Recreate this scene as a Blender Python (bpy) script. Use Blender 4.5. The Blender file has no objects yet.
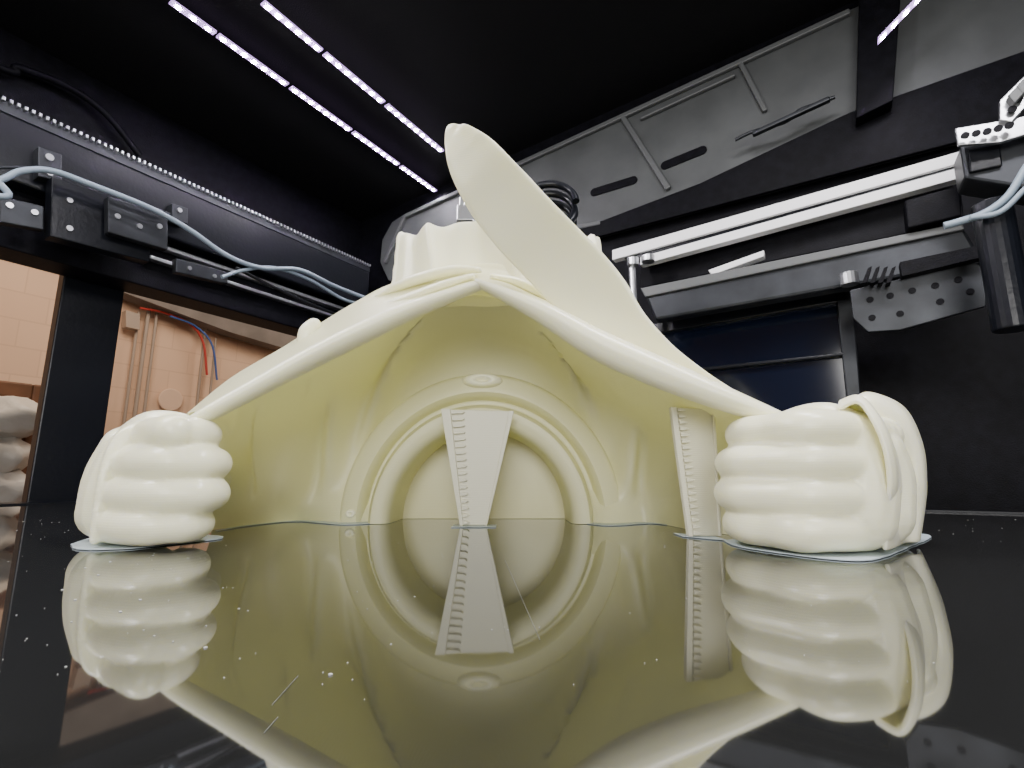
import bpy, bmesh, math, random
from mathutils import Vector, Matrix
random.seed(7)
H=0.08; TH=math.radians(10.3); C,S=math.cos(TH),math.sin(TH)
A=Vector((math.cos(math.radians(31.8)),-math.sin(math.radians(31.8)),0))
B=Vector((math.sin(math.radians(31.8)), math.cos(math.radians(31.8)),0))
O=Vector((0,0,H))
def ray(u,v):
    x=(u-512)/512; k=(384-v)/512
    return Vector((x,C-k*S,S+k*C))
def atY(u,v,Y):
    d=ray(u,v); return O+d*(Y/d.y)
def atZ(u,v,z=0.0):
    d=ray(u,v); return O+d*((z-H)/d.z)
def atP(u,v,p):
    d=ray(u,v); return O+d*(p/d.dot(A))
def atQ(u,v,q):
    d=ray(u,v); return O+d*(q/d.dot(B))
def uYz(u,Y,z):
    return Vector(((u-512)/512*(Y*C+(z-H)*S),Y,z))
def W(p,q,z): return A*p+B*q+Vector((0,0,z))

# ---------------- materials
def mat(name,col,rough=0.5,metal=0.0,bump=None,noise=None,spec=None,**kw):
    m=bpy.data.materials.new(name); m.use_nodes=True
    nt=m.node_tree; b=nt.nodes['Principled BSDF']
    b.inputs['Base Color'].default_value=(*col,1)
    b.inputs['Roughness'].default_value=rough
    b.inputs['Metallic'].default_value=metal
    if spec is not None: b.inputs['Specular IOR Level'].default_value=spec
    tc=nt.nodes.new('ShaderNodeTexCoord')
    if noise:
        sc,amt=noise
        n=nt.nodes.new('ShaderNodeTexNoise'); n.inputs['Scale'].default_value=sc; n.inputs['Detail'].default_value=6
        nt.links.new(tc.outputs['Object'],n.inputs['Vector'])
        r=nt.nodes.new('ShaderNodeValToRGB')
        r.color_ramp.elements[0].position=0.35; r.color_ramp.elements[1].position=0.7
        r.color_ramp.elements[0].color=(*[c*(1-amt) for c in col],1)
        r.color_ramp.elements[1].color=(*[min(1,c*(1+amt)) for c in col],1)
        nt.links.new(n.outputs['Fac'],r.inputs['Fac']); nt.links.new(r.outputs['Color'],b.inputs['Base Color'])
    if bump:
        sc,st=bump
        n=nt.nodes.new('ShaderNodeTexNoise'); n.inputs['Scale'].default_value=sc
        nt.links.new(tc.outputs['Object'],n.inputs['Vector'])
        bp=nt.nodes.new('ShaderNodeBump'); bp.inputs['Strength'].default_value=st; bp.inputs['Distance'].default_value=0.01
        nt.links.new(n.outputs['Fac'],bp.inputs['Height']); nt.links.new(bp.outputs['Normal'],b.inputs['Normal'])
    return m
def emis(name,col,st):
    m=mat(name,col); b=m.node_tree.nodes['Principled BSDF']
    b.inputs['Emission Color'].default_value=(*col,1); b.inputs['Emission Strength'].default_value=st
    return m
def pla(name,col,trans=0.0,tcol=(0.85,0.9,0.4),sss=0.35,bst=0.08):
    m=mat(name,col,0.30); nt=m.node_tree; b=nt.nodes['Principled BSDF']
    b.inputs['Subsurface Weight'].default_value=sss
    b.inputs['Subsurface Radius'].default_value=(1,0.95,0.40)
    b.inputs['Subsurface Scale'].default_value=0.015
    tc=nt.nodes.new('ShaderNodeTexCoord')
    w=nt.nodes.new('ShaderNodeTexWave'); w.wave_type='BANDS'; w.bands_direction='Z'
    w.inputs['Scale'].default_value=110; w.inputs['Distortion'].default_value=0.8; w.inputs['Detail'].default_value=1
    nt.links.new(tc.outputs['Object'],w.inputs['Vector'])
    bp=nt.nodes.new('ShaderNodeBump'); bp.inputs['Strength'].default_value=bst; bp.inputs['Distance'].default_value=0.001
    nt.links.new(w.outputs['Fac'],bp.inputs['Height']); nt.links.new(bp.outputs['Normal'],b.inputs['Normal'])
    if trans>0:
        tr=nt.nodes.new('ShaderNodeBsdfTranslucent'); tr.inputs['Color'].default_value=(*tcol,1)
        ms=nt.nodes.new('ShaderNodeMixShader'); ms.inputs[0].default_value=trans
        out=nt.nodes['Material Output']
        nt.links.new(b.outputs[0],ms.inputs[1]); nt.links.new(tr.outputs[0],ms.inputs[2]); nt.links.new(ms.outputs[0],out.inputs['Surface'])
    return m
M_pla=pla('pla_natural',(0.95,0.925,0.67))
M_shell=pla('pla_thin_wall',(0.95,0.93,0.655),0.28,(0.98,0.98,0.48),0.0,.14)
M_sup=pla('pla_support',(0.92,0.90,0.74),.2,(.95,.94,.75),0.0,.12)
M_brim=mat('pla_brim',(0.50,0.58,0.62),0.4)
M_black=mat('black_paint',(0.004,0.004,0.006),0.5,noise=(40,0.4),bump=(300,0.12),spec=.10)
M_blackg=mat('black_gloss',(0.006,0.007,0.010),0.28,bump=(80,0.05),spec=.3)
M_ceil=mat('black_ceiling',(0.008,0.008,0.009),0.55,bump=(250,0.15),spec=.2)
M_gray=mat('gray_sheet_metal',(0.075,0.08,0.08),0.5,noise=(6,0.2))
M_dgray=mat('dark_gray_metal',(0.030,0.033,0.038),0.4,0.5,noise=(15,0.3))
M_steel=mat('steel',(0.55,0.56,0.58),0.3,0.9)
M_alu=mat('aluminium_led_sheen',(0.97,0.97,0.97),0.4,0.0)  # near-white base paints in the LED reflection on the rails
M_cable=mat('cable_gray_blue',(0.24,0.30,0.36),0.45)
M_navy=mat('tinted_window',(0.004,0.007,0.018),0.10)
M_peach=mat('painted_block_wall',(0.80,0.55,0.38),0.8,noise=(2,0.12))
M_peach2=mat('painted_fitting',(0.76,0.56,0.43),0.7)
M_brown=mat('brown_wood',(0.22,0.10,0.05),0.6,noise=(5,0.3))
M_card=mat('cardboard',(0.55,0.38,0.22),0.8,noise=(8,0.1))
M_bag=mat('plastic_bag',(0.7,0.66,0.60),0.4,bump=(20,0.6))
M_concrete=mat('concrete',(0.2,0.18,0.17),0.8,noise=(4,0.2))
M_white=mat('white_paint',(0.8,0.8,0.78),0.5)
M_pipe=mat('conduit_gray',(0.40,0.33,0.28),0.5)
M_red=mat('red_hose',(0.5,0.05,0.04),0.5)
M_blue=mat('blue_hose',(0.05,0.12,0.4),0.5)
M_led=emis('led_diode',(0.96,0.92,1.0),650)
M_tape=emis('led_tape',(0.60,0.38,0.85),1.2)
M_dust=mat('dust_flecks',(0.6,0.6,0.57),0.7)
nt=M_peach.node_tree; b=nt.nodes['Principled BSDF']
tc=nt.nodes.new('ShaderNodeTexCoord'); br=nt.nodes.new('ShaderNodeTexBrick')
br.inputs['Scale'].default_value=1; br.inputs['Brick Width'].default_value=0.4; br.inputs['Row Height'].default_value=0.2
br.inputs['Mortar Size'].default_value=0.006
br.inputs['Color1'].default_value=(0.79,0.57,0.42,1); br.inputs['Color2'].default_value=(0.76,0.54,0.395,1); br.inputs['Mortar'].default_value=(0.70,0.49,0.355,1)
sx=nt.nodes.new('ShaderNodeSeparateXYZ'); cb=nt.nodes.new('ShaderNodeCombineXYZ'); ad=nt.nodes.new('ShaderNodeMath')
nt.links.new(tc.outputs['Object'],sx.inputs[0]); nt.links.new(sx.outputs['X'],ad.inputs[0]); nt.links.new(sx.outputs['Y'],ad.inputs[1])
nt.links.new(ad.outputs[0],cb.inputs['X']); nt.links.new(sx.outputs['Z'],cb.inputs['Y'])
nt.links.new(cb.outputs[0],br.inputs['Vector']); nt.links.new(br.outputs['Color'],b.inputs['Base Color'])
M_bed=mat('glass_print_bed',(0.02,0.022,0.02),0.035)
nt=M_bed.node_tree; b=nt.nodes['Principled BSDF']; b.inputs['IOR'].default_value=2.7
tc=nt.nodes.new('ShaderNodeTexCoord')
vo=nt.nodes.new('ShaderNodeTexVoronoi'); vo.inputs['Scale'].default_value=170
nt.links.new(tc.outputs['Object'],vo.inputs['Vector'])
n2=nt.nodes.new('ShaderNodeTexNoise'); n2.inputs['Scale'].default_value=5; nt.links.new(tc.outputs['Object'],n2.inputs['Vector'])
mr=nt.nodes.new('ShaderNodeMapRange'); mr.inputs[1].default_value=0.35; mr.inputs[2].default_value=0.75; mr.inputs[3].default_value=0.02; mr.inputs[4].default_value=0.08
nt.links.new(n2.outputs['Fac'],mr.inputs[0])
lt=nt.nodes.new('ShaderNodeMath'); lt.operation='LESS_THAN'
nt.links.new(vo.outputs['Distance'],lt.inputs[0]); nt.links.new(mr.outputs[0],lt.inputs[1])
mx=nt.nodes.new('ShaderNodeMix'); mx.data_type='RGBA'
mx.inputs[6].default_value=(0.016,0.0165,0.016,1); mx.inputs[7].default_value=(0.08,0.082,0.08,1)
nt.links.new(lt.outputs[0],mx.inputs[0]); nt.links.new(mx.outputs[2],b.inputs['Base Color'])
mr2=nt.nodes.new('ShaderNodeMapRange'); mr2.inputs[3].default_value=0.015; mr2.inputs[4].default_value=0.05
nt.links.new(n2.outputs['Fac'],mr2.inputs[0]); nt.links.new(mr2.outputs[0],b.inputs['Roughness'])

# ---------------- object helpers
def empty(name,parent=None):
    e=bpy.data.objects.new(name,None); bpy.context.collection.objects.link(e); e.empty_display_size=0.05
    if parent: e.parent=parent
    return e
def obj(name,verts,faces,m,parent=None,smooth=False,recalc=True):
    me=bpy.data.meshes.new(name); me.from_pydata([tuple(v) for v in verts],[],faces); me.update()
    if recalc:
        bm=bmesh.new(); bm.from_mesh(me); bmesh.ops.recalc_face_normals(bm,faces=bm.faces); bm.to_mesh(me); bm.free()
    if smooth:
        for p in me.polygons: p.use_smooth=True
    o=bpy.data.objects.new(name,me); bpy.context.collection.objects.link(o)
    me.materials.append(m)
    if parent: o.parent=parent
    return o
def bev(o,w=0.004,seg=2):
    md=o.modifiers.new('bev','BEVEL'); md.width=w; md.segments=seg; md.limit_method='ANGLE'; return o
def boxdata(p0,p1,q0,q1,z0,z1):
    vs=[W(p,q,z) for z in (z0,z1) for q in (q0,q1) for p in (p0,p1)]
    fs=[(0,2,3,1),(4,5,7,6),(0,1,5,4),(2,6,7,3),(0,4,6,2),(1,3,7,5)]
    return vs,fs
def box(name,p0,p1,q0,q1,z0,z1,m,parent=None,bv=0.004):
    vs,fs=boxdata(p0,p1,q0,q1,z0,z1)
    o=obj(name,vs,fs,m,parent)
    if bv: bev(o,bv)
    return o
def multi(name,parts,m,parent=None,bv=0,smooth=False):
    V=[];F=[]
    for vs,fs in parts:
        k=len(V); V+=list(vs); F+=[tuple(i+k for i in f) for f in fs]
    o=obj(name,V,F,m,parent,smooth)
    if bv: bev(o,bv)
    return o
def prismdata(pts,off):
    n=len(pts); vs=list(pts)+[p+off for p in pts]
    fs=[tuple(range(n)),tuple(range(2*n-1,n-1,-1))]+[(i,(i+1)%n,(i+1)%n+n,i+n) for i in range(n)]
    return vs,fs
def prism(name,pts,off,m,parent=None,bv=0.003):
    vs,fs=prismdata(pts,off); o=obj(name,vs,fs,m,parent)
    if bv: bev(o,bv)
    return o
def QP(name,px,q,th,m,parent,bv=0.003): return prism(name,[atQ(u,v,q) for u,v in px],B*th,m,parent,bv)
def PP(name,px,p,th,m,parent,bv=0.003): return prism(name,[atP(u,v,p) for u,v in px],-A*th,m,parent,bv)
def catmull(P,n):
    out=[]
    m=len(P)
    for i in range(m-1):
        p0=P[max(i-1,0)];p1=P[i];p2=P[i+1];p3=P[min(i+2,m-1)]
        if i==0:p0=p1*2-p2
        if i==m-2:p3=p2*2-p1
        for j in range(n):
            t=j/n
            out.append(0.5*((2*p1)+(p2-p0)*t+(2*p0-5*p1+4*p2-p3)*t*t+(3*p1-p0-3*p2+p3)*t**3))
    out.append(P[-1]); return out
def tube(name,pts,r,m,parent=None,n=10,seg=8):
    c=bpy.data.curves.new(name,'CURVE'); c.dimensions='3D'; c.bevel_depth=r; c.bevel_resolution=3; c.use_fill_caps=True
    P=catmull([Vector(p) for p in pts],n) if len(pts)>2 else pts
    s=c.splines.new('POLY'); s.points.add(len(P)-1)
    for i,p in enumerate(P): s.points[i].co=(*p,1)
    o=bpy.data.objects.new(name,c); bpy.context.collection.objects.link(o); c.materials.append(m)
    s.use_smooth=True
    if parent:o.parent=parent
    return o
def cyl(c,axis,r,h,n=16):
    axis=axis.normalized(); x=axis.orthogonal().normalized(); y=axis.cross(x)
    vs=[]
    for k in (0,1):
        for i in range(n):
            a=2*math.pi*i/n; vs.append(c+axis*(h*k)+x*(r*math.cos(a))+y*(r*math.sin(a)))
    fs=[tuple(range(n))[::-1],tuple(range(n,2*n))]+[(i,(i+1)%n,(i+1)%n+n,i+n) for i in range(n)]
    return vs,fs
def sstep(a,b,x):
    t=max(0,min(1,(x-a)/(b-a))); return t*t*(3-2*t)

# ================= PRINTED SCULPTURE
sculpt=empty('printed_cloak_sculpture')
cx=-.055
rimuv=[(205,420,.64),(258,394,.66),(310,369,.68),(362,344,.69),(418,317,.70),(483,291,.70),(540,323,.70),(598,361,.69),(652,386,.67),(712,406,.64),(768,420,.62)]
def rowpx(L): return [atY(*t) for t in L]
base=[atZ(u,v,0.0) for u,v in [(212,530),(256,525),(300,521),(348,523),(395,521),(480,520),(565,521),(606,524),(650,523),(692,530),(738,536)]]
row3=rowpx([(211,500,.79),(255,495,.86),(298,488,.93),(345,470,.97),(395,458,.985),(481,450,.985),(566,458,.985),(612,472,.96),(650,488,.93),(695,498,.84),(742,505,.76)])
row2=rowpx([(209,470,.76),(252,455,.82),(300,432,.88),(350,402,.93),(405,374,.965),(481,352,.975),(558,376,.965),(612,412,.93),(655,438,.88),(700,460,.80),(750,470,.73)])
row1=rowpx([(207,440,.70),(254,420,.75),(303,394,.79),(356,364,.82),(414,334,.86),(481,313,.87),(550,346,.86),(604,382,.82),(656,408,.78),(708,428,.73),(760,440,.68)])
row0i=[atY(u,v-7,D+.040) for u,v,D in rimuv]
row0=[atY(u,v-4,D+.012) for u,v,D in rimuv]
off=[8,14,20,22,18,14,23,32,33,24,8]
rowB=[atY(u-(1 if i<5 else -1)*1,v-off[i]*.5,D) for i,(u,v,D) in enumerate(rimuv)]
rowC=[atY(u-(2 if i<5 else -3),v-off[i]*.8,D+.012) for i,(u,v,D) in enumerate(rimuv)]
rowC2=[atY(u-(3 if i<5 else -4),v+1-off[i],D+.045) for i,(u,v,D) in enumerate(rimuv)]
rowD=rowpx([(192,412,.74),(238,376,.78),(292,345,.81),(350,310,.82),(408,291,.79),(484,270,.775),(556,296,.79),(622,326,.80),(668,352,.79),(722,388,.74),(772,420,.68)])
rowE=rowpx([(190,420,.79),(236,382,.84),(288,350,.88),(350,310,.88),(396,284,.86),(486,266,.80),(566,282,.84),(626,312,.88),(660,350,.88),(714,390,.82),(770,424,.74)])
rowF=[Vector((p.x*0.95,p.y+.14,p.z-.03)) for p in rowE]
rowG=[Vector((p.x*1.0,max(p.y+.30,1.20-abs(p.x)*.5),0.0)) for p in rowE]
net=[base,row3,row2,row1,row0i,row0,rowB,rowC,rowC2,rowD,rowE,rowF,rowG]
N=8
dense=[catmull(r,N) for r in net]
nc=len(dense[0]); cols=[catmull([dense[r][c] for r in range(len(net))],N) for c in range(nc)]
nr=len(cols[0])
V=[]
for c in range(nc):
    s=c/N
    for r in range(nr):
        t=r/N
        p=cols[c][r].copy()
        env=sstep(0.3,1.2,t)*(1-sstep(3.0,4.0,t))
        side=sstep(0.8,1.8,abs(s-5))
        f=math.sin(s*4.4+0.9*t)*.020+math.sin(s*7.9-1.3*t+1)*.012
        p.y-=f*env*side
        p.y-=0.050*math.exp(-((abs(s-5)-0.55-0.45*(3.6-t))/0.19)**2)*sstep(1.0,2.0,t)*(1-sstep(3.3,4,t))
        V.append(p)
F=[]
for c in range(nc-1):
    for r in range(nr-1):
        f=(c*nr+r,(c+1)*nr+r,(c+1)*nr+r+1,c*nr+r+1)
        if r<4*N:
            m_=(V[f[0]]+V[f[1]]+V[f[2]]+V[f[3]])/4
            if (m_.x-cx)**2+(m_.z/1.06)**2<.172**2 and m_.y>.9: continue
        F.append(f)
cl=obj('cloak_shell',V,F,M_shell,sculpt,True)
def loft(name,P,RH,RD,m,k=24,nrm=None):
    V=[];F=[]
    for i,p in enumerate(P):
        t=(P[min(i+1,len(P)-1)]-P[max(i-1,0)]).normalized()
        back=Vector((0,1,0)); back=(back-t*back.dot(t)).normalized(); up=t.cross(back).normalized()
        for j in range(k):
            an=2*math.pi*j/k; V.append(p+up*(RH[i]*math.cos(an))+back*(RD[i]*math.sin(an)))
    for i in range(len(P)-1):
        for j in range(k): F.append((i*k+j,i*k+(j+1)%k,(i+1)*k+(j+1)%k,(i+1)*k+j))
    F.append(tuple(range(k)));F.append(tuple(range((len(P)-1)*k,len(P)*k)))
    return obj(name,V,F,m,sculpt,True)
def tri(i,vals,n): return [x.x for x in catmull([Vector((v,0,0)) for v in vals],n)]
lo=rimuv[0:6]; ro=rimuv[5:11]
offL=off[0:6]; offR=off[5:11]
HP=catmull([atY(178,432,.64)]+[atY(u,v-o*.5,D-.006) for (u,v,D),o in zip(lo,offL)],10)
loft('hem_left',HP,tri(0,[o*.52/512*.69 for o in [10,13,16,19,20,16,9]],10),tri(0,[.010,.014,.017,.021,.021,.018,.012],10),M_pla)
HP=catmull([atY(u,v-o*.5,D-.010) for (u,v,D),o in zip([(476,287,.70)]+ro[1:],[10]+offR[1:])]+[atY(800,430,.60)],10)
loft('hem_right',HP,tri(0,[o*.52/512*.69 for o in [7,21,29,29,23,16,14]],10),tri(0,[.010,.019,.024,.024,.020,.016,.012],10),M_pla)

# gathered collar
V=[];F=[];n=300
levels=[(.352,.226,.118,.008),(.38,.208,.12,.010),(.42,.197,.12,.012),(.46,.192,.12,.013),(.496,.189,.12,.012),(.510,.184,.115,.010),(.498,.175,.107,.008),(.40,.15,.09,.004)]
L2=catmull([Vector((a,b,c)) for a,b,c,d in levels],6); A2=catmull([Vector((d,0,0)) for a,b,c,d in levels],6)
for li,l in enumerate(L2):
    amp=A2[li].x
    for i in range(n):
        a=2*math.pi*i/n
        ph=a*7+1.6*math.sin(a*2+1)+l.x*5
        w=(1-2*abs(math.sin(ph))**.7)*.8+0.25*math.sin(a*17+2+l.x*14)
        rr=1+amp/.15*w*0.85
        top=max(0,(l.x-.42)/.066)
        V.append(Vector((-.027+l.y*(1+(rr-1)*.5)*math.cos(a), .905+l.z*(1+(rr-1)*1.6)*math.sin(a), l.x+top*(.007*math.sin(a*4+1)+.005*w))))
for li in range(len(L2)-1):
    for i in range(n):
        j=(i+1)%n; F.append((li*n+i,li*n+j,(li+1)*n+j,(li+1)*n+i))
k0=(len(L2)-1)*n; V.append(Vector((-.027,.905,.41))); F+=[(k0+i,k0+(i+1)%n,len(V)-1) for i in range(n)]
obj('gathered_collar',V,F,M_pla,sculpt,True)
for nm,pts in [('gather_a',[(474,276,.735,.004),(445,286,.75,.008),(410,300,.775,.010),(380,312,.80,.009),(345,330,.83,.005)]),
               ('gather_b',[(480,270,.745,.004),(456,270,.76,.007),(428,276,.775,.008),(400,286,.80,.007),(378,298,.83,.005)]),
               ('gather_c',[(490,276,.735,.004),(520,284,.75,.008),(548,300,.765,.009),(575,320,.77,.007)])]:
    P=catmull([atY(u,v,D) for u,v,D,r in pts],6); R=[x.x for x in catmull([Vector((r,0,0)) for *_,r in pts],6)]
    loft(nm,P,R,[r*1.6 for r in R],M_pla,16)

# long curved flap
ear=[(448,126,.63,1.5),(451,130,.63,7),(455,135.5,.632,12.5),(461,143,.633,18),(470,156,.636,24.5),(482,173,.64,29.5),(500,197,.655,33),(524,225,.67,34),(551,253,.69,34),(577,280,.70,34),(601,307,.705,32),(628,334,.70,24),(662,360,.69,17),(700,383,.67,12),(736,400,.65,7)]
P=[atY(u,v,D) for u,v,D,h in ear]; R=[Vector((h/512*(D*C+.4*S),0,0)) for u,v,D,h in ear]
P=catmull(P,8); R=[max(.002,r.x) for r in catmull(R,8)]
V=[];F=[];n=40
for i,p in enumerate(P):
    t=(P[min(i+2,len(P)-1)]-P[max(i-2,0)]).normalized()
    vd=(p-O).normalized()
    sd_=t.cross(vd).normalized(); nn=t.cross(sd_).normalized()
    th=min(R[i]*.45,.014)
    for k in range(n):
        a=2*math.pi*k/n
        cx_=math.copysign(abs(math.cos(a))**.8,math.cos(a)); sy=math.copysign(abs(math.sin(a))**.8,math.sin(a))
        g=min(1,R[i]/.03)
        bow=(.012*(math.cos(a)**2)+.004*math.cos(a))*g
        V.append(p+sd_*(R[i]*cx_)+nn*(th*sy+bow))
for i in range(len(P)-1):
    for k in range(n):
        F.append((i*n+k,i*n+(k+1)%n,(i+1)*n+(k+1)%n,(i+1)*n+k))
F.append(tuple(range(n))); F.append(tuple(range((len(P)-1)*n,len(P)*n)))
obj('curved_flap',V,F,M_pla,sculpt,True)

# sphere-union + voxel remesh
NU,NV=16,10
sph=[Vector((0,0,-1))]+[Vector((math.cos(2*math.pi*i/NU)*math.sin(math.pi*j/NV),math.sin(2*math.pi*i/NU)*math.sin(math.pi*j/NV),-math.cos(math.pi*j/NV))) for j in range(1,NV) for i in range(NU)]+[Vector((0,0,1))]
sphF=[(0,1+(i+1)%NU,1+i) for i in range(NU)]+[(1+(j-1)*NU+i,1+(j-1)*NU+(i+1)%NU,1+j*NU+(i+1)%NU,1+j*NU+i) for j in range(1,NV-1) for i in range(NU)]+[(1+(NV-2)*NU+i,1+(NV-2)*NU+(i+1)%NU,len(sph)-1) for i in range(NU)]
def blob(name,chains,m,parent,vox=.0026,smooth=5):
    V=[];F=[]
    for ch in chains:
        P=catmull([Vector(c[0]) for c in ch],6) if len(ch)>1 else [ch[0][0]]
        R=[r.x for r in catmull([Vector((c[1],0,0)) for c in ch],6)] if len(ch)>1 else [ch[0][1]]
        for p,r in zip(P,R):
            r=max(r,.002); k=len(V)
            V+=[p+s*r for s in sph]; F+=[tuple(i+k for i in f) for f in sphF]
    o=obj(name,V,F,m,parent,True,False)
    r=o.modifiers.new('r','REMESH'); r.mode='VOXEL'; r.voxel_size=vox; r.use_smooth_shade=True
    s=o.modifiers.new('s','SMOOTH'); s.factor=.5; s.iterations=smooth
    return o
ch=[]
zs=[.1315,.096,.060,.0245]
tipu=[205,214,212,197]; mcp=[152,132,120,110]; rf=[.0195,.0205,.0205,.0195]
for z,tu,mu,r in zip(zs,tipu,mcp,rf):
    pk=mu+ (tu-mu)*.42
    ch.append([(uYz(tu-12,.69,z),r*.8),(uYz(tu-1,.665,z),r*.92),(uYz(tu,.642,z),r*.98),(uYz(tu-12,.620,z),r*1.03),(uYz(tu-30,.609,z),r*1.03),(uYz(pk,.603,z),r*1.12),(uYz(mu+10,.615,z),r*1.07),(uYz(mu,.642,z),r*1.1),(uYz(mu+8,.68,z),r*1.1)])
ch.append([(uYz(170,.66,.115),.03),(uYz(160,.66,.08),.036),(uYz(155,.66,.038),.036)])
ch.append([(uYz(142,.652,.121),.030),(uYz(130,.650,.10),.034),(uYz(120,.648,.065),.037),(uYz(116,.648,.039),.037)])
ch.append([(uYz(124,.68,.12),.026),(uYz(114,.685,.08),.033),(uYz(108,.68,.036),.034)])
ch.append([(uYz(200,.69,.140),.013),(uYz(178,.662,.150),.013),(uYz(150,.66,.146),.018),(uYz(130,.69,.125),.024)])
ch.append([(atY(148,424,.645),.008),(atY(122,436,.628),.007),(atY(107,465,.616),.0065),(atY(99,505,.609),.006),(uYz(95,.606,.010),.006)])
ch.append([(uYz(150,.69,.085),.045),(uYz(186,.76,.08),.046),(uYz(212,.84,.08),.046)])
blob('left_fist',ch,M_pla,sculpt,smooth=3)
ch=[]
tipu=[741,732,731,739]; ku=[836,846,850,848]
for i,(z,tu,r) in enumerate(zip(zs,tipu,rf)):
    ch.append([(uYz(tu+14,.70,z),r*.8),(uYz(tu+3,.67,z),r*.92),(uYz(tu,.642,z),r*.98),(uYz(tu+10,.608,z),r*1.03),(uYz(tu+32,.583,z),r*1.03),(uYz(800,.556,z),r*1.14),(uYz(826,.550,z),r*1.05),(uYz(ku[i]+8,.56,z*.98+.0008),r*1.12),(uYz(880,.60,z*.95+.002),r*1.2)])
ch.append([(uYz(790,.62,.11),.034),(uYz(790,.61,.078),.038),(uYz(790,.61,.040),.038)])
ch.append([(uYz(848,.572,.118),.034),(uYz(856,.568,.09),.037),(uYz(858,.567,.06),.038),(uYz(856,.568,.040),.038)])
ch.append([(uYz(870,.595,.108),.034),(uYz(876,.60,.08),.037),(uYz(874,.60,.042),.039)])
ch.append([(uYz(878,.68,.100),.034),(uYz(884,.68,.075),.038),(uYz(883,.675,.043),.040)])
ch.append([(uYz(770,.66,.140),.013),(uYz(796,.62,.150),.014),(uYz(826,.585,.147),.018),(uYz(856,.585,.128),.026)])
ch.append([(uYz(850,.66,.075),.050),(uYz(804,.75,.075),.050),(uYz(756,.84,.075),.050)])
blob('right_fist',ch,M_pla,sculpt,smooth=3)
def sheet(name,curves,th,m,nn_=14):
    rows=[catmull(c,8) for c in curves]; V=[];F=[]
    k=len(rows[0]); colz=[catmull([r[i] for r in rows],nn_//(len(rows)-1)+3) for i in range(k)]
    L=len(colz[0])
    for c in colz: V+=c
    for i in range(k-1):
        for j in range(L-1): F.append((i*L+j,(i+1)*L+j,(i+1)*L+j+1,i*L+j+1))
    o=obj(name,V,F,m,sculpt,True)
    s=o.modifiers.new('t','SOLIDIFY'); s.thickness=th; s.offset=0
    s=o.modifiers.new('ss','SUBSURF'); s.levels=1; s.render_levels=1
    return o
sheet('right_cuff',[
 [atY(838,410,.560),atY(858,403,.545),atY(874,424,.528),atY(885,452,.522),atY(889,484,.525),atY(886,508,.535),uYz(884,.545,.006)],
 [atY(840,402,.575),atY(860,398,.558),atY(880,420,.540),atY(892,450,.535),atY(896,482,.538),atY(893,510,.548),uYz(891,.558,.006)],
 [atY(846,414,.61),atY(866,420,.60),atY(886,438,.60),atY(899,460,.60),atY(905,486,.60),atY(906,510,.602),uYz(904,.605,.006)],
 [atY(850,404,.625),atY(868,396,.610),atY(900,412,.600),atY(917,446,.598),atY(922,482,.600),atY(921,510,.608),uYz(917,.615,.006)],
 [atY(854,402,.655),atY(870,394,.65),atY(903,408,.645),atY(921,444,.64),atY(925,482,.64),atY(923,505,.65),uYz(916,.66,.006)]],.005,M_pla)
blob('shoulder_nub',[[(atY(306,345,.82),.015),(atY(308,333,.82),.0155),(atY(314,325,.82),.012)]],M_pla,sculpt)

# brims
def brim(name,pts):
    P=catmull([Vector((p.x,p.y,0)) for p in [atZ(u,v,0) for u,v in pts]]+[atZ(*pts[0],0)],8)[:-1]
    P=[Vector((p.x+random.uniform(-.0006,.0006),p.y+random.uniform(-.0008,.0008),.0003)) for p in P]
    return prism(name,P,Vector((0,0,.0010)),M_brim,sculpt,0)
brim('brim_left',[(71,545),(80,550),(130,549),(190,543),(221,539),(214,536),(160,535),(100,537)])
brim('brim_right',[(724,541),(738,547),(790,555),(845,561),(880,559),(913,546),(931,537),(905,534),(800,534)])
def brimline(name,pts,w):
    pp=[atZ(u,v,0) for u,v in pts]; pp=catmull(pp,8)
    P=[Vector((p.x,p.y-w+random.uniform(-.002,.002),.0003)) for p in pp]+[Vector((p.x,p.y+.03,.0003)) for p in reversed(pp)]
    return prism(name,P,Vector((0,0,.001)),M_brim,sculpt,0)
brimline('brim_arch_left',[(222,530),(256,525),(300,521),(348,524),(392,522)],.018)
brimline('brim_arch_right',[(568,521),(606,525),(650,523),(680,527)],.018)
brimline('brim_support',[(452,527),(496,527)],.01)
brimline('brim_support_side',[(680,536),(724,540)],.01)

# arch ring with recessed opening
V=[];F=[]
prof=[(.264,.99),(.259,.965),(.254,.944),(.247,.936),(.222,.934),(.215,.942),(.211,.964),(.206,.966),(.202,.964),(.198,.928),(.190,.912),(.172,.910),(.163,.918),(.159,.935),(.158,.96),(.158,1.035)]
n=96
for i in range(n+1):
    a=math.pi*i/n
    for r,y in prof: V.append(Vector((cx+r*math.cos(a),y,max(0.0003,r*math.sin(a)*1.06))))
k=len(prof)
for i in range(n):
    for j in range(k-1): F.append((i*k+j,i*k+j+1,(i+1)*k+j+1,(i+1)*k+j))
o=obj('arch_ring',V,F,M_shell,sculpt,True)
md=o.modifiers.new('e','EDGE_SPLIT'); md.split_angle=math.radians(50)
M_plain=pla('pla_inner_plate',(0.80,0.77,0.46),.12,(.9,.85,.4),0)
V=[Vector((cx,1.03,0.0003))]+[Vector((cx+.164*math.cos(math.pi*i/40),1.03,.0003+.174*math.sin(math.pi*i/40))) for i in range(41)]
obj('arch_back_plate',V,[(0,i+1,i+2) for i in range(40)],M_plain,sculpt)
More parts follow.
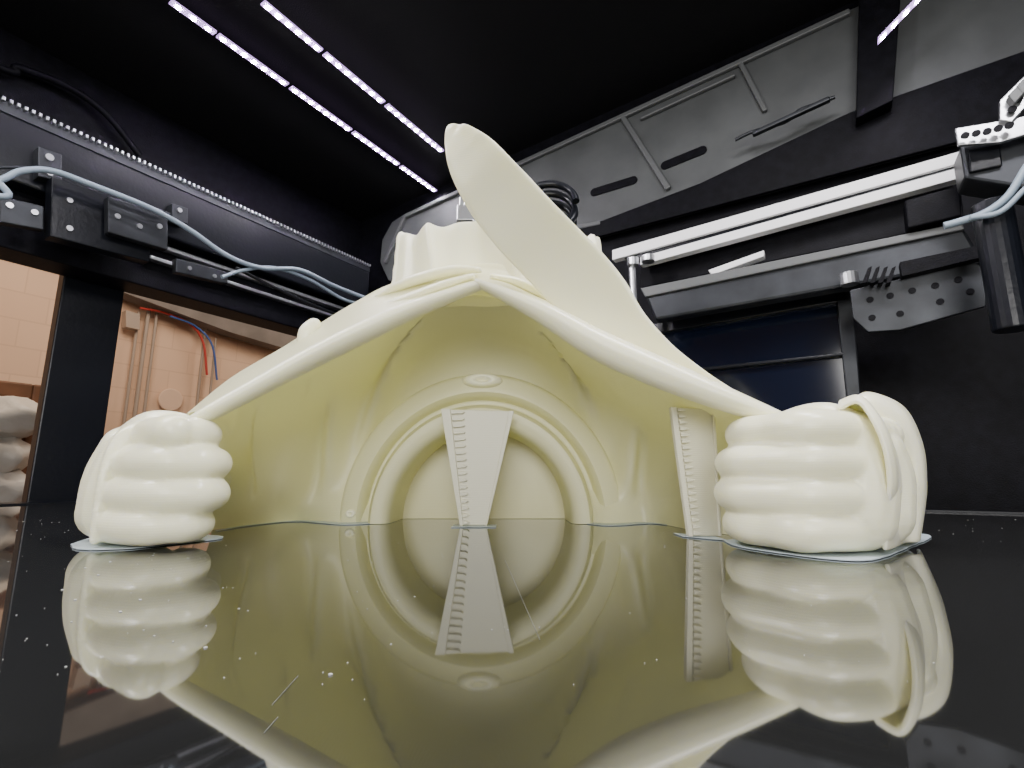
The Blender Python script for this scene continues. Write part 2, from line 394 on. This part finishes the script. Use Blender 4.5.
def lens(c,w,h,d,name):
    V=[];F=[];n=32
    for j,(s,y) in enumerate([(1,0),(.92,-.6*d),(.7,-d),(.28,-d),(.2,-.2*d)]):
        for i in range(n):
            a=2*math.pi*i/n; V.append(c+Vector((w*s*math.cos(a),y,h*s*math.sin(a))))
    for j in range(4):
        for i in range(n): F.append((j*n+i,j*n+(i+1)%n,(j+1)*n+(i+1)%n,(j+1)*n+i))
    F.append(tuple(range(4*n,5*n)))
    return obj(name,V,F,M_pla,sculpt,True)
lens(Vector((cx,.936,.256)),.038,.014,.016,'keystone_boss')
lens(Vector((cx-.231,.937,.016)),.010,.008,.008,'foot_boss_left'); lens(Vector((cx+.231,.937,.016)),.010,.008,.008,'foot_boss_right')

def support(name,tl,tr,bl,br,Y,par,nt_=17):
    P=[atY(*tl,Y),atY(*tr,Y),atY(*br,Y),atY(*bl,Y)]
    P[2].z=.0016;P[3].z=.0016
    prism(name+'_panel',P,Vector((0,.008,0)),M_sup,par,.0015)
    parts=[]
    for i in range(nt_):
        t=(i+.5)/nt_
        l=P[0].lerp(P[3],t); r=P[1].lerp(P[2],t); w=(r-l)
        hz=abs(P[0].z-P[3].z)/nt_
        a=l+w*.14; b_=l+w*.30
        parts.append(prismdata([Vector((a.x,a.y-.007,l.z-hz*.32)),Vector((b_.x,a.y-.007,l.z-hz*.22)),Vector((b_.x+.003,a.y-.007,l.z)),Vector((b_.x,a.y-.007,l.z+hz*.1)),Vector((a.x,a.y-.007,l.z+hz*.32))],Vector((0,.008,0))))
    multi(name+'_teeth',parts,M_sup,par,.0006)
    e=[]
    for s0,s1 in ((0,.13),(.93,1)):
        e.append(prismdata([P[0].lerp(P[1],s0)+Vector((0,-.004,0)),P[0].lerp(P[1],s1)+Vector((0,-.004,0)),P[3].lerp(P[2],s1)+Vector((0,-.004,0)),P[3].lerp(P[2],s0)+Vector((0,-.004,0))],Vector((0,.005,0))))
    multi(name+'_edges',e,M_sup,par,.0008)
sup=empty('print_support_centre',sculpt); sup2=empty('print_support_side',sculpt)
support('wedge',(441,409),(514,411),(460,526),(487,526),.87,sup)
support('post',(670,407),(714,409),(688,536),(721,536),.715,sup2,nt_=20)

# ================= BED
bed=empty('glass_print_bed')
box('glass_plate',-2.02,1.5,-0.7,1.56,-.012,-.0003,M_bed,bed,0)
multi('bed_frame',[boxdata(-2.08,-2.03,-0.75,1.58,-.05,.004),boxdata(-2.08,1.55,1.565,1.59,-.05,.004),boxdata(-2.0,1.45,-.68,1.55,-.05,-.0125)],M_blackg,bed)
parts=[]
for i in range(220):
    Y=random.uniform(.2,1.0)**1.2+.05; x=random.uniform(-1.0,1.0)*Y*1.05
    s=random.choice([.0004,.0004,.0005,.0006,.0007])*(0.3+Y*.8)
    a=random.uniform(0,3.14)
    if random.random()<.4: x=-abs(x)
    d=Vector((math.cos(a),math.sin(a),0))*s*random.uniform(1,1.8); e=Vector((-math.sin(a),math.cos(a),0))*s*.7
    c=Vector((x,Y,-.0002)); parts.append(prismdata([c-d,c+e,c+d,c-e],Vector((0,0,.0003))))
for (u,v) in [(110,562),(98,575),(120,612),(75,600),(205,648),(62,590),(330,675),(140,600),(85,568)]:
    c=atZ(u,v,-.0002); s=.0008
    parts.append(prismdata([c+Vector((-s,0,0)),c+Vector((0,s*1.2,0)),c+Vector((s*1.3,.0003,0)),c+Vector((0,-s,0))],Vector((0,0,.0005))))
multi('dust_flecks',parts,M_dust,bed)
M_scr=mat('glass_scratches',(0.16,0.165,0.15),0.5)
parts=[]
for (a,b_) in [((272,705),(298,676)),((505,560),(540,640)),((264,733),(278,717))]:
    p=atZ(*a,-.0002); q=atZ(*b_,-.0002); d=(q-p).normalized(); e=Vector((-d.y,d.x,0))*.00012
    parts.append(prismdata([p-e,q-e,q+e,p+e],Vector((0,0,.0001))))
multi('surface_scratches',parts,M_scr,bed)

# ================= PRINTER ENCLOSURE
enc=empty('printer_enclosure')
def cz(p): return 1.483+.06*(p+1.92)
pts=[(-2.16,-0.9),(1.6,-0.9),(1.6,1.86),(-2.16,1.86)]
prism('top_panel',[W(p,q,cz(p)) for p,q in pts],Vector((0,0,.03)),M_ceil,enc,0)
box('rear_panel',-2.16,1.6,1.80,1.84,-.3,1.7,M_black,enc,0)
box('side_panel_right',1.6,1.64,-.9,1.84,-.3,1.7,M_black,enc,0)
zb=atP(0,246,-2.1).z
multi('side_panel_upper',[boxdata(-2.14,-2.10,-.9,1.84,zb,1.5)],M_black,enc)
q0=atP(66,265,-2.09).dot(B); q1=atP(127,275,-2.09).dot(B)
multi('frame_pillars',[boxdata(-2.14,-2.09,q0,q1,-.05,zb+.02),boxdata(-2.14,-2.09,1.62,1.82,-.05,zb+.02),boxdata(-2.14,-2.09,-.75,-.6,-.05,zb+.02)],M_blackg,enc,.004)
multi('frame_sill',[boxdata(-2.16,-2.09,-.8,1.84,-.35,.004)],M_blackg,enc,.003)
box('printer_base_body',-2.1,1.55,-.72,1.79,-.9,-.06,M_black,enc,0)

gan=empty('gantry_beam',enc)
pz=-1.9
zA=atP(0,110,pz).z; zB=atP(0,176,pz).z; zC=atP(0,182,-1.96).z; zD=atP(0,246,-1.96).z
multi('main_beam',[boxdata(-2.09,pz,-.7,1.70,zB,zA)],M_blackg,gan,.006)
multi('lower_beam',[boxdata(-2.09,-1.96,-.7,1.70,zD,zC)],M_black,gan,.005)
zr=atP(0,98,pz).z
multi('rack_strip',[boxdata(-1.93,-1.90,-.7,1.70,zA,zr)],M_dgray,gan,.001)
parts=[]
q=-.65
while q<1.69:
    parts.append(boxdata(-1.903,-1.887,q,q+.007,zr-.007,zr+.003)); q+=.016
multi('rack_teeth',parts,M_steel,gan)
multi('guide_rail',[boxdata(-1.96,-1.93,.75,1.68,zC-.045,zC-.030),boxdata(-1.96,-1.93,.75,1.68,zC-.095,zC-.082)],M_steel,gan,.002)
PP('motor_plate',[(52,176),(150,207),(150,262),(50,236)],-1.84,.05,M_blackg,gan)
PP('carriage_plate',[(108,196),(168,214),(168,250),(108,232)],-1.80,.03,M_dgray,gan)
PP('end_plate',[(0,196),(44,206),(44,230),(0,222)],-1.85,.03,M_dgray,gan)
PP('sensor_plate',[(176,258),(228,272),(228,284),(176,272)],-1.84,.03,M_dgray,gan)
PP('bracket_upper',[(38,146),(62,154),(62,182),(38,176)],-1.86,.05,M_dgray,gan)
PP('bracket_mid',[(172,203),(188,208),(188,224),(172,220)],-1.86,.04,M_dgray,gan)
parts=[]
for u,v,r,p in [(50,157,.010,-1.86),(50,172,.010,-1.86),(180,210,.008,-1.86),(70,200,.008,-1.84),(70,228,.008,-1.84),(118,216,.008,-1.80),(140,226,.008,-1.80),(160,226,.008,-1.80),(10,205,.008,-1.85),(35,212,.008,-1.85),(190,268,.007,-1.84),(215,276,.007,-1.84)]:
    c=atP(u,v,p+.005); parts.append(cyl(c,-A,r,.012))
multi('bolts',parts,M_steel,gan,0)
tube('cable_loop',[W(-1.80,-.6,atP(-40,190,-1.76).z-.02)]+[atP(u,v,-1.76) for u,v in [(-40,188),(0,180),(22,171),(52,171),(92,185),(150,208),(190,230),(228,256),(262,268),(300,270),(335,286),(378,303)]],.0085,M_cable,gan)
tube('cable_branch',[atP(u,v,-1.77) for u,v in [(222,277),(245,270),(275,268),(310,280),(345,300),(374,306)]],.007,M_cable,gan)
tube('cable_thin',[atP(u,v,-1.78) for u,v in [(-20,168),(30,168),(70,176),(120,196),(170,214)]],.004,M_dgray,gan)
tube('cable_drop',[atP(u,v,-1.80) for u,v in [(236,268),(280,290),(330,312),(372,325)]],.006,M_dgray,gan)
tube('dark_hose',[W(-2.06,-.6,atP(-30,60,-2.06).z)]+[atP(u,v,-2.06) for u,v in [(-30,55),(20,68),(70,88),(108,116),(140,156)]],.012,M_black,gan)

led=empty('led_strip_lights',enc)
def strip(segs,name,dense=True):
    tape=[];V=[];F=[]
    for a,b_ in segs:
        d=(b_-a); L=d.length; d.normalize(); s=d.cross(Vector((0,0,1))).normalized()*.011
        tape.append(prismdata([a-s,b_-s,b_+s,a+s],Vector((0,0,.006))))
        n=max(2,int(L/(.034 if dense else .09)))
        for i in range(n):
            c=a+d*((i+.5)*L/n)+Vector((0,0,-.002)); k=len(V)
            for j in range(8):
                an=2*math.pi*j/8+.39; V.append(c+d*(.0066*math.cos(an))+s*(.64*math.sin(an)))
            F.append(tuple(range(k,k+8)))
    multi(name+'_tape',tape,M_tape,led)
    obj(name+'_diodes',V,F,M_led,led,False,False)
zl=1.470
def segs_for(p,cuts): return [(W(p,a,zl),W(p,b_,zl)) for a,b_ in cuts]
def qof(u,v): return atZ(u,v,zl).dot(B)
pL1=sum(atZ(u,v,zl).dot(A) for u,v in [(165,0),(290,88),(435,190)])/3
pL2=sum(atZ(u,v,zl).dot(A) for u,v in [(255,0),(325,50),(438,150)])/3
strip(segs_for(pL1,[(qof(160,0)+.02,qof(211,37)),(qof(214,39),qof(286,86)),(qof(291,88),qof(350,131)),(qof(353,133),qof(398,165)),(qof(401,167),qof(437,191))]),'row_outer')
strip(segs_for(pL2,[(qof(254,0)+.02,qof(323,50)),(qof(327,53),qof(385,102)),(qof(388,105),qof(442,152))]),'row_inner')
strip(segs_for(pL1,[(-.75,-.15),(-.1,qof(155,-8))]),'row_outer_front',False)
strip(segs_for(pL2,[(-.75,-.15),(-.1,qof(246,-8))]),'row_inner_front',False)
strip([(atQ(878,42,1.5),atQ(924,-6,1.5))],'lid_row')

lid=empty('rear_lid',enc)
QP('sheet_panel',[(380,262),(382,240),(392,222),(406,213),(1080,-96),(1080,108),(960,141),(600,236),(410,288),(388,280)],1.77,.02,M_gray,lid,.004)
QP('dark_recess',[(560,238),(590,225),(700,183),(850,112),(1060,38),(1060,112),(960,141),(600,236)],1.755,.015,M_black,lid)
QP('hinge_bar',[(860,-40),(905,-60),(893,100),(856,118)],1.70,.05,M_black,lid)
def ribQ(a,b_,w,name,m=M_gray,q=1.752,th=.018):
    p=atQ(*a,q); r=atQ(*b_,q); d=(r-p).normalized(); s=d.cross(B).normalized()*w
    prism(name,[p-s,r-s,r+s,p+s],B*th,m,lid,.004)
M_gl=mat('gray_rib',(0.10,0.105,0.105),0.45)
ribQ((404,216),(850,10),.010,'rib_top',M_gl); ribQ((384,262),(404,216),.010,'rib_left',M_gl)
ribQ((622,116),(668,188),.010,'rib_a',M_gl); ribQ((740,62),(765,110),.008,'rib_b',M_gl)
ribQ((400,262),(600,222),.01,'rib_low',M_gl)
ribQ((640,118),(735,74),.005,'rib_d',M_gl)
def stadium(u0,v0,u1,v1,r,name,q=1.748):
    p=atQ(u0,v0,q);r_=atQ(u1,v1,q); d=(r_-p).normalized(); s=d.cross(B).normalized()
    P=[]
    for i in range(9):
        a=math.pi*(i/8)-math.pi/2; P.append(r_+d*r*math.cos(a)+s*r*math.sin(a))
    for i in range(9):
        a=math.pi*(i/8)+math.pi/2; P.append(p+d*r*math.cos(a)+s*r*math.sin(a))
    prism(name,P,B*.006,M_black,lid,0)
stadium(594,192,633,180,.016,'slot_a',1.765); stadium(665,165,702,150,.016,'slot_b',1.765)
tube('latch_cable',[atQ(u,v,1.70) for u,v in [(735,140),(752,132),(785,122),(800,110),(820,103),(835,97)]],.006,M_dgray,lid)
ribQ((752,133),(830,97),.007,'latch_bar',M_dgray,1.68,.02)

rail=empty('linear_rail',enc)
QP('rail_upper',[(612,250),(960,151),(960,163),(612,260)],1.50,.03,M_alu,rail,.002)
QP('rail_lower',[(640,257),(960,167),(960,178),(640,265)],1.50,.03,M_alu,rail,.002)
QP('rail_body',[(612,258),(960,161),(960,169),(640,258)],1.51,.03,M_blackg,rail,.001)
QP('rail_short',[(708,270),(764,250),(764,256),(712,275)],1.50,.03,M_alu,rail,.002)
bm_=empty('rear_cross_beam',enc)
QP('tube_face',[(645,296),(965,228),(985,262),(655,320)],1.48,.05,M_dgray,bm_,.008)
QP('tube_lip',[(640,288),(962,222),(965,229),(645,297)],1.47,.06,M_gl,bm_,.003)
QP('beam_gap_panel',[(640,268),(960,183),(965,222),(640,288)],1.56,.03,M_black,bm_)  # black panel filling the gap between lower rail and beam
multi('stand_post',[cyl(atQ(634,310,1.46),Vector((0,0,1)),.011,atQ(634,262,1.46).z-atQ(634,310,1.46).z),cyl(atQ(648,262,1.46),Vector((0,0,1)),.02,.02),cyl(atQ(633,266,1.45),Vector((0,0,1)),.018,.025),cyl(atQ(850,285,1.44),Vector((0,0,1)),.020,.03)],M_steel,bm_,.002)
win=empty('access_window',enc)
QP('window_pane',[(652,335),(838,300),(850,405),(655,420)],1.62,.01,M_navy,win,0)
QP('window_frame_top',[(650,324),(846,290),(848,300),(652,334)],1.60,.03,M_blackg,win)
QP('window_frame_side',[(836,294),(852,290),(862,410),(848,412)],1.60,.03,M_dgray,win)
QP('window_frame_mid',[(655,372),(848,352),(848,355),(655,376)],1.60,.02,M_blackg,win)
pl_=empty('mounting_plate',enc)
QP('plate',[(850,290),(975,262),(988,270),(986,306),(900,330),(868,332),(853,318)],1.40,.012,M_dgray,pl_,.002)
parts=[cyl(atQ(u,v,1.402),-B,.007,.004) for u,v in [(870,300),(890,296),(912,291),(935,286),(958,280),(872,318),(900,314),(940,302),(970,292)]]
multi('plate_holes',parts,M_black,pl_)
parts=[prismdata([atQ(u,v,1.36) for u,v in [(x,268),(x+4,266),(x-1,282),(x-6,283)]],B*.03) for x in (868,876,884,892)]
multi('comb_connector',parts+[prismdata([atQ(u,v,1.37) for u,v in [(900,262),(985,244),(986,256),(902,276)]],B*.03)],M_black,pl_)

br_=empty('motor_bracket',enc)
QP('perforated_plate',[(955,128),(1015,118),(1040,112),(1040,130),(1000,142),(958,145)],1.30,.01,M_steel,br_,.002)
QP('perforated_arm',[(1000,100),(1040,60),(1050,80),(1012,122),(1000,120)],1.29,.012,M_steel,br_,.002)
multi('bracket_holes',[cyl(atQ(u,v,1.285),-B,.007,.004) for u,v in [(965,136),(976,134),(987,132),(998,129),(1012,110),(1018,100),(1022,92),(1009,126)]],M_black,br_)
QP('motor_body',[(960,145),(1040,128),(1040,190),(965,178)],1.34,.08,M_dgray,br_,.006)
QP('motor_face',[(968,150),(1000,143),(1003,165),(970,172)],1.33,.01,M_blackg,br_)
multi('energy_chain',[prismdata([atQ(x,y,1.27),atQ(x+9,y-9,1.27),atQ(x+16,y-2,1.27),atQ(x+7,y+8,1.27)],B*.05) for x,y in [(1008,95),(1016,86),(1024,77),(1032,68)]],M_gl,br_,.002)
multi('upright_tube',[cyl(atQ(1014,330,1.25),Vector((0,0,1)),.030,atQ(1005,200,1.25).z-atQ(1012,330,1.25).z,24)],M_blackg,br_,.003)
tube('bracket_cable',[atQ(u,v,1.22) for u,v in [(944,226),(958,222),(985,213),(1008,196),(1026,168),(1040,150)]],.007,M_cable,br_)
tube('bracket_cable_b',[atQ(u,v,1.21) for u,v in [(970,218),(1000,212),(1024,190),(1040,175)]],.005,M_cable,br_)
QP('side_box',[(905,200),(960,185),(962,215),(908,228)],1.45,.05,M_black,br_)

coil=empty('hose_coil',enc)
c=atY(548,212,1.15)
P=[]
for i in range(90):
    a=i/90*2*math.pi*3.5
    P.append(c+Vector((.062*math.cos(a),.02*math.sin(a)-.05+.001*i,.062*math.sin(a)-.0004*i+.0)))
tube('coil_tube',P,.0085,M_blackg,coil,2)
tube('coil_feed',[c+Vector((.05,0,-.05)),c+Vector((.08,.2,-.1)),c+Vector((.1,.45,-.2))],.008,M_blackg,coil)
hd=empty('print_head',enc)
c=atY(466,212,1.12)
parts=[]
for dx,dz,sx_,sz in [(0,0,.022,.02),(.028,-.012,.012,.012),(-.01,.028,.007,.012),(.012,.022,.006,.016),(.03,.01,.01,.008)]:
    parts.append(prismdata([c+Vector((dx-sx_,0,dz-sz)),c+Vector((dx+sx_,0,dz-sz)),c+Vector((dx+sx_,0,dz+sz)),c+Vector((dx-sx_,0,dz+sz))],Vector((0,.03,0))))
multi('head_fittings',parts,M_steel,hd,.002)
multi('head_block',[prismdata([c+Vector((-.05,.02,-.10)),c+Vector((.12,.02,-.10)),c+Vector((.12,.02,-.03)),c+Vector((-.05,.02,-.03))],Vector((0,.08,0)))],M_blackg,hd,.004)

# ================= WORKSHOP ROOM
def room(name,p0,p1,q0,q1,z0,z1,m): return box(name,p0,p1,q0,q1,z0,z1,m,None,0)
room('floor',-5,3.4,-3.5,5,-1.0,-.9,M_concrete)
room('ceiling',-5,3.4,-3.5,5,2.4,2.5,M_white)
room('wall_left',-5,-4.9,-3.5,5,-.9,2.4,M_peach)
room('wall_back',-4.9,3.4,4.9,5,-.9,2.4,M_peach)
room('wall_right',3.3,3.4,-3.5,4.9,-.9,2.4,M_peach)
room('wall_front',-4.9,3.3,-3.5,-3.4,-.9,2.4,M_peach)
PW=-4.84
PP('trim_1',[(90,250),(330,325),(330,362),(230,332),(125,293)],-4.7,.18,M_concrete,None,0)
cond=empty('conduit_pipes')
for i,(a,b_,r) in enumerate([((150,300),(146,436),.016),((158,305),(153,436),.012),((139,312),(131,436),.012),((206,322),(203,436),.012),((216,338),(212,430),.010)]):
    p=atP(*a,PW); q_=atP(*b_,PW); q_=Vector((p.x,p.y,q_.z)); tube('conduit_%d'%(i+1),[q_,p],r,M_pipe,cond)
PP('junction_box',[(126,310),(140,314),(140,330),(126,327)],-4.78,.08,M_pipe,cond)
tube('red_hose',[atP(u,v,-4.78) for u,v in [(140,308),(165,313),(190,324),(203,342),(207,375)]],.010,M_red,cond)
tube('blue_hose',[atP(u,v,-4.76) for u,v in [(170,316),(195,326),(212,345),(217,380)]],.009,M_blue,cond)
c=atP(170,400,-4.88); multi('round_cover',[cyl(c,A,.10,.02,32)],M_peach2,cond,.01)
def boxat(name,u0,u1,v0,v1,p,th,m,par=None):
    a=atP(u0,v1,p); b_=atP(u1,v0,p)
    return box(name,p-th,p,a.dot(B),b_.dot(B),a.z,b_.z,m,par,.01)
sh=empty('storage_rack')
boxat('rack_shelf',-60,34,384,390,-3.6,.6,M_brown,sh)
boxat('rack_shelf_low',-60,34,474,480,-3.6,.6,M_brown,sh)
boxat('rack_post',30,34,384,640,-3.6,.06,M_brown,sh)
boxat('rack_foot',-60,-52,384,640,-3.6,.06,M_brown,sh)
boxat('box_a',-10,22,432,474,-3.65,.4,M_card,sh); boxat('box_b',-50,-14,420,474,-3.65,.4,M_card,sh)
def crumple(name,c,r,m,par,seed):
    rnd=random.Random(seed); V=[];F=[];nu,nv=30,18
    ks=[(Vector((rnd.uniform(-1,1),rnd.uniform(-1,1),rnd.uniform(-1,1))).normalized()*rnd.uniform(2,5),rnd.uniform(0,6)) for _ in range(7)]
    for j in range(nv+1):
        for i in range(nu):
            a=2*math.pi*i/nu;b_=math.pi*j/nv; d=Vector((math.cos(a)*math.sin(b_),math.sin(a)*math.sin(b_),math.cos(b_)))
            rr=r*(1+sum(.04*(1-abs(math.sin(d.dot(k)+ph))*2) for k,ph in ks)); V.append(c+Vector((d.x*rr,d.y*rr,d.z*rr*.8)))
    for j in range(nv):
        for i in range(nu): F.append((j*nu+i,j*nu+(i+1)%nu,(j+1)*nu+(i+1)%nu,(j+1)*nu+i))
    return obj(name,V,F,m,par,True)
crumple('plastic_bag_a',atP(12,418,-3.5),.15,M_bag,sh,1); crumple('plastic_bag_b',atP(0,455,-3.5),.13,M_bag,sh,2); crumple('plastic_bag_c',atP(4,490,-3.5),.13,M_bag,sh,3)

# ================= LIGHTS
def area(name,loc,target,sx,sy,power,col):
    l=bpy.data.lights.new(name,'AREA'); l.shape='RECTANGLE'; l.size=sx; l.size_y=sy; l.energy=power; l.color=col
    o=bpy.data.objects.new(name,l); bpy.context.collection.objects.link(o); o.location=loc
    d=(target-loc); o.rotation_euler=d.to_track_quat('-Z','Y').to_euler(); return o
area('front_fill_light',Vector((-.1,-1.5,.65)),Vector((-.03,.8,.15)),1.3,.8,42,(1,.985,.955))  # added fill from the open front, brightens the cloak cavity; no actual window
area('ceiling_lamp_bar',W(.3,.5,1.43),W(.1,.6,0),.12,1.0,34,(.99,.96,1))
area('ceiling_lamp_bar',W(-1.1,-.2,1.43),W(-.6,.6,0),.12,1.0,32,(.99,.96,1))
area('workshop_lamp',W(-3.4,1.2,2.3),W(-4.9,1.6,.5),1.6,1.6,62,(1,.82,.65))
area('workshop_lamp',W(-3.6,3.6,2.3),W(-4.9,3.4,.5),1.2,1.2,32,(1,.83,.66))
w=bpy.data.worlds.new('w'); bpy.context.scene.world=w; w.use_nodes=True
w.node_tree.nodes['Background'].inputs[0].default_value=(.5,.53,.6,1); w.node_tree.nodes['Background'].inputs[1].default_value=.3

cd=bpy.data.cameras.new('camera'); cam=bpy.data.objects.new('camera',cd); bpy.context.collection.objects.link(cam)
cam.location=O; cam.rotation_euler=(math.radians(90)+TH,0,0); cd.sensor_width=36; cd.lens=18; cd.clip_start=.01
bpy.context.scene.camera=cam
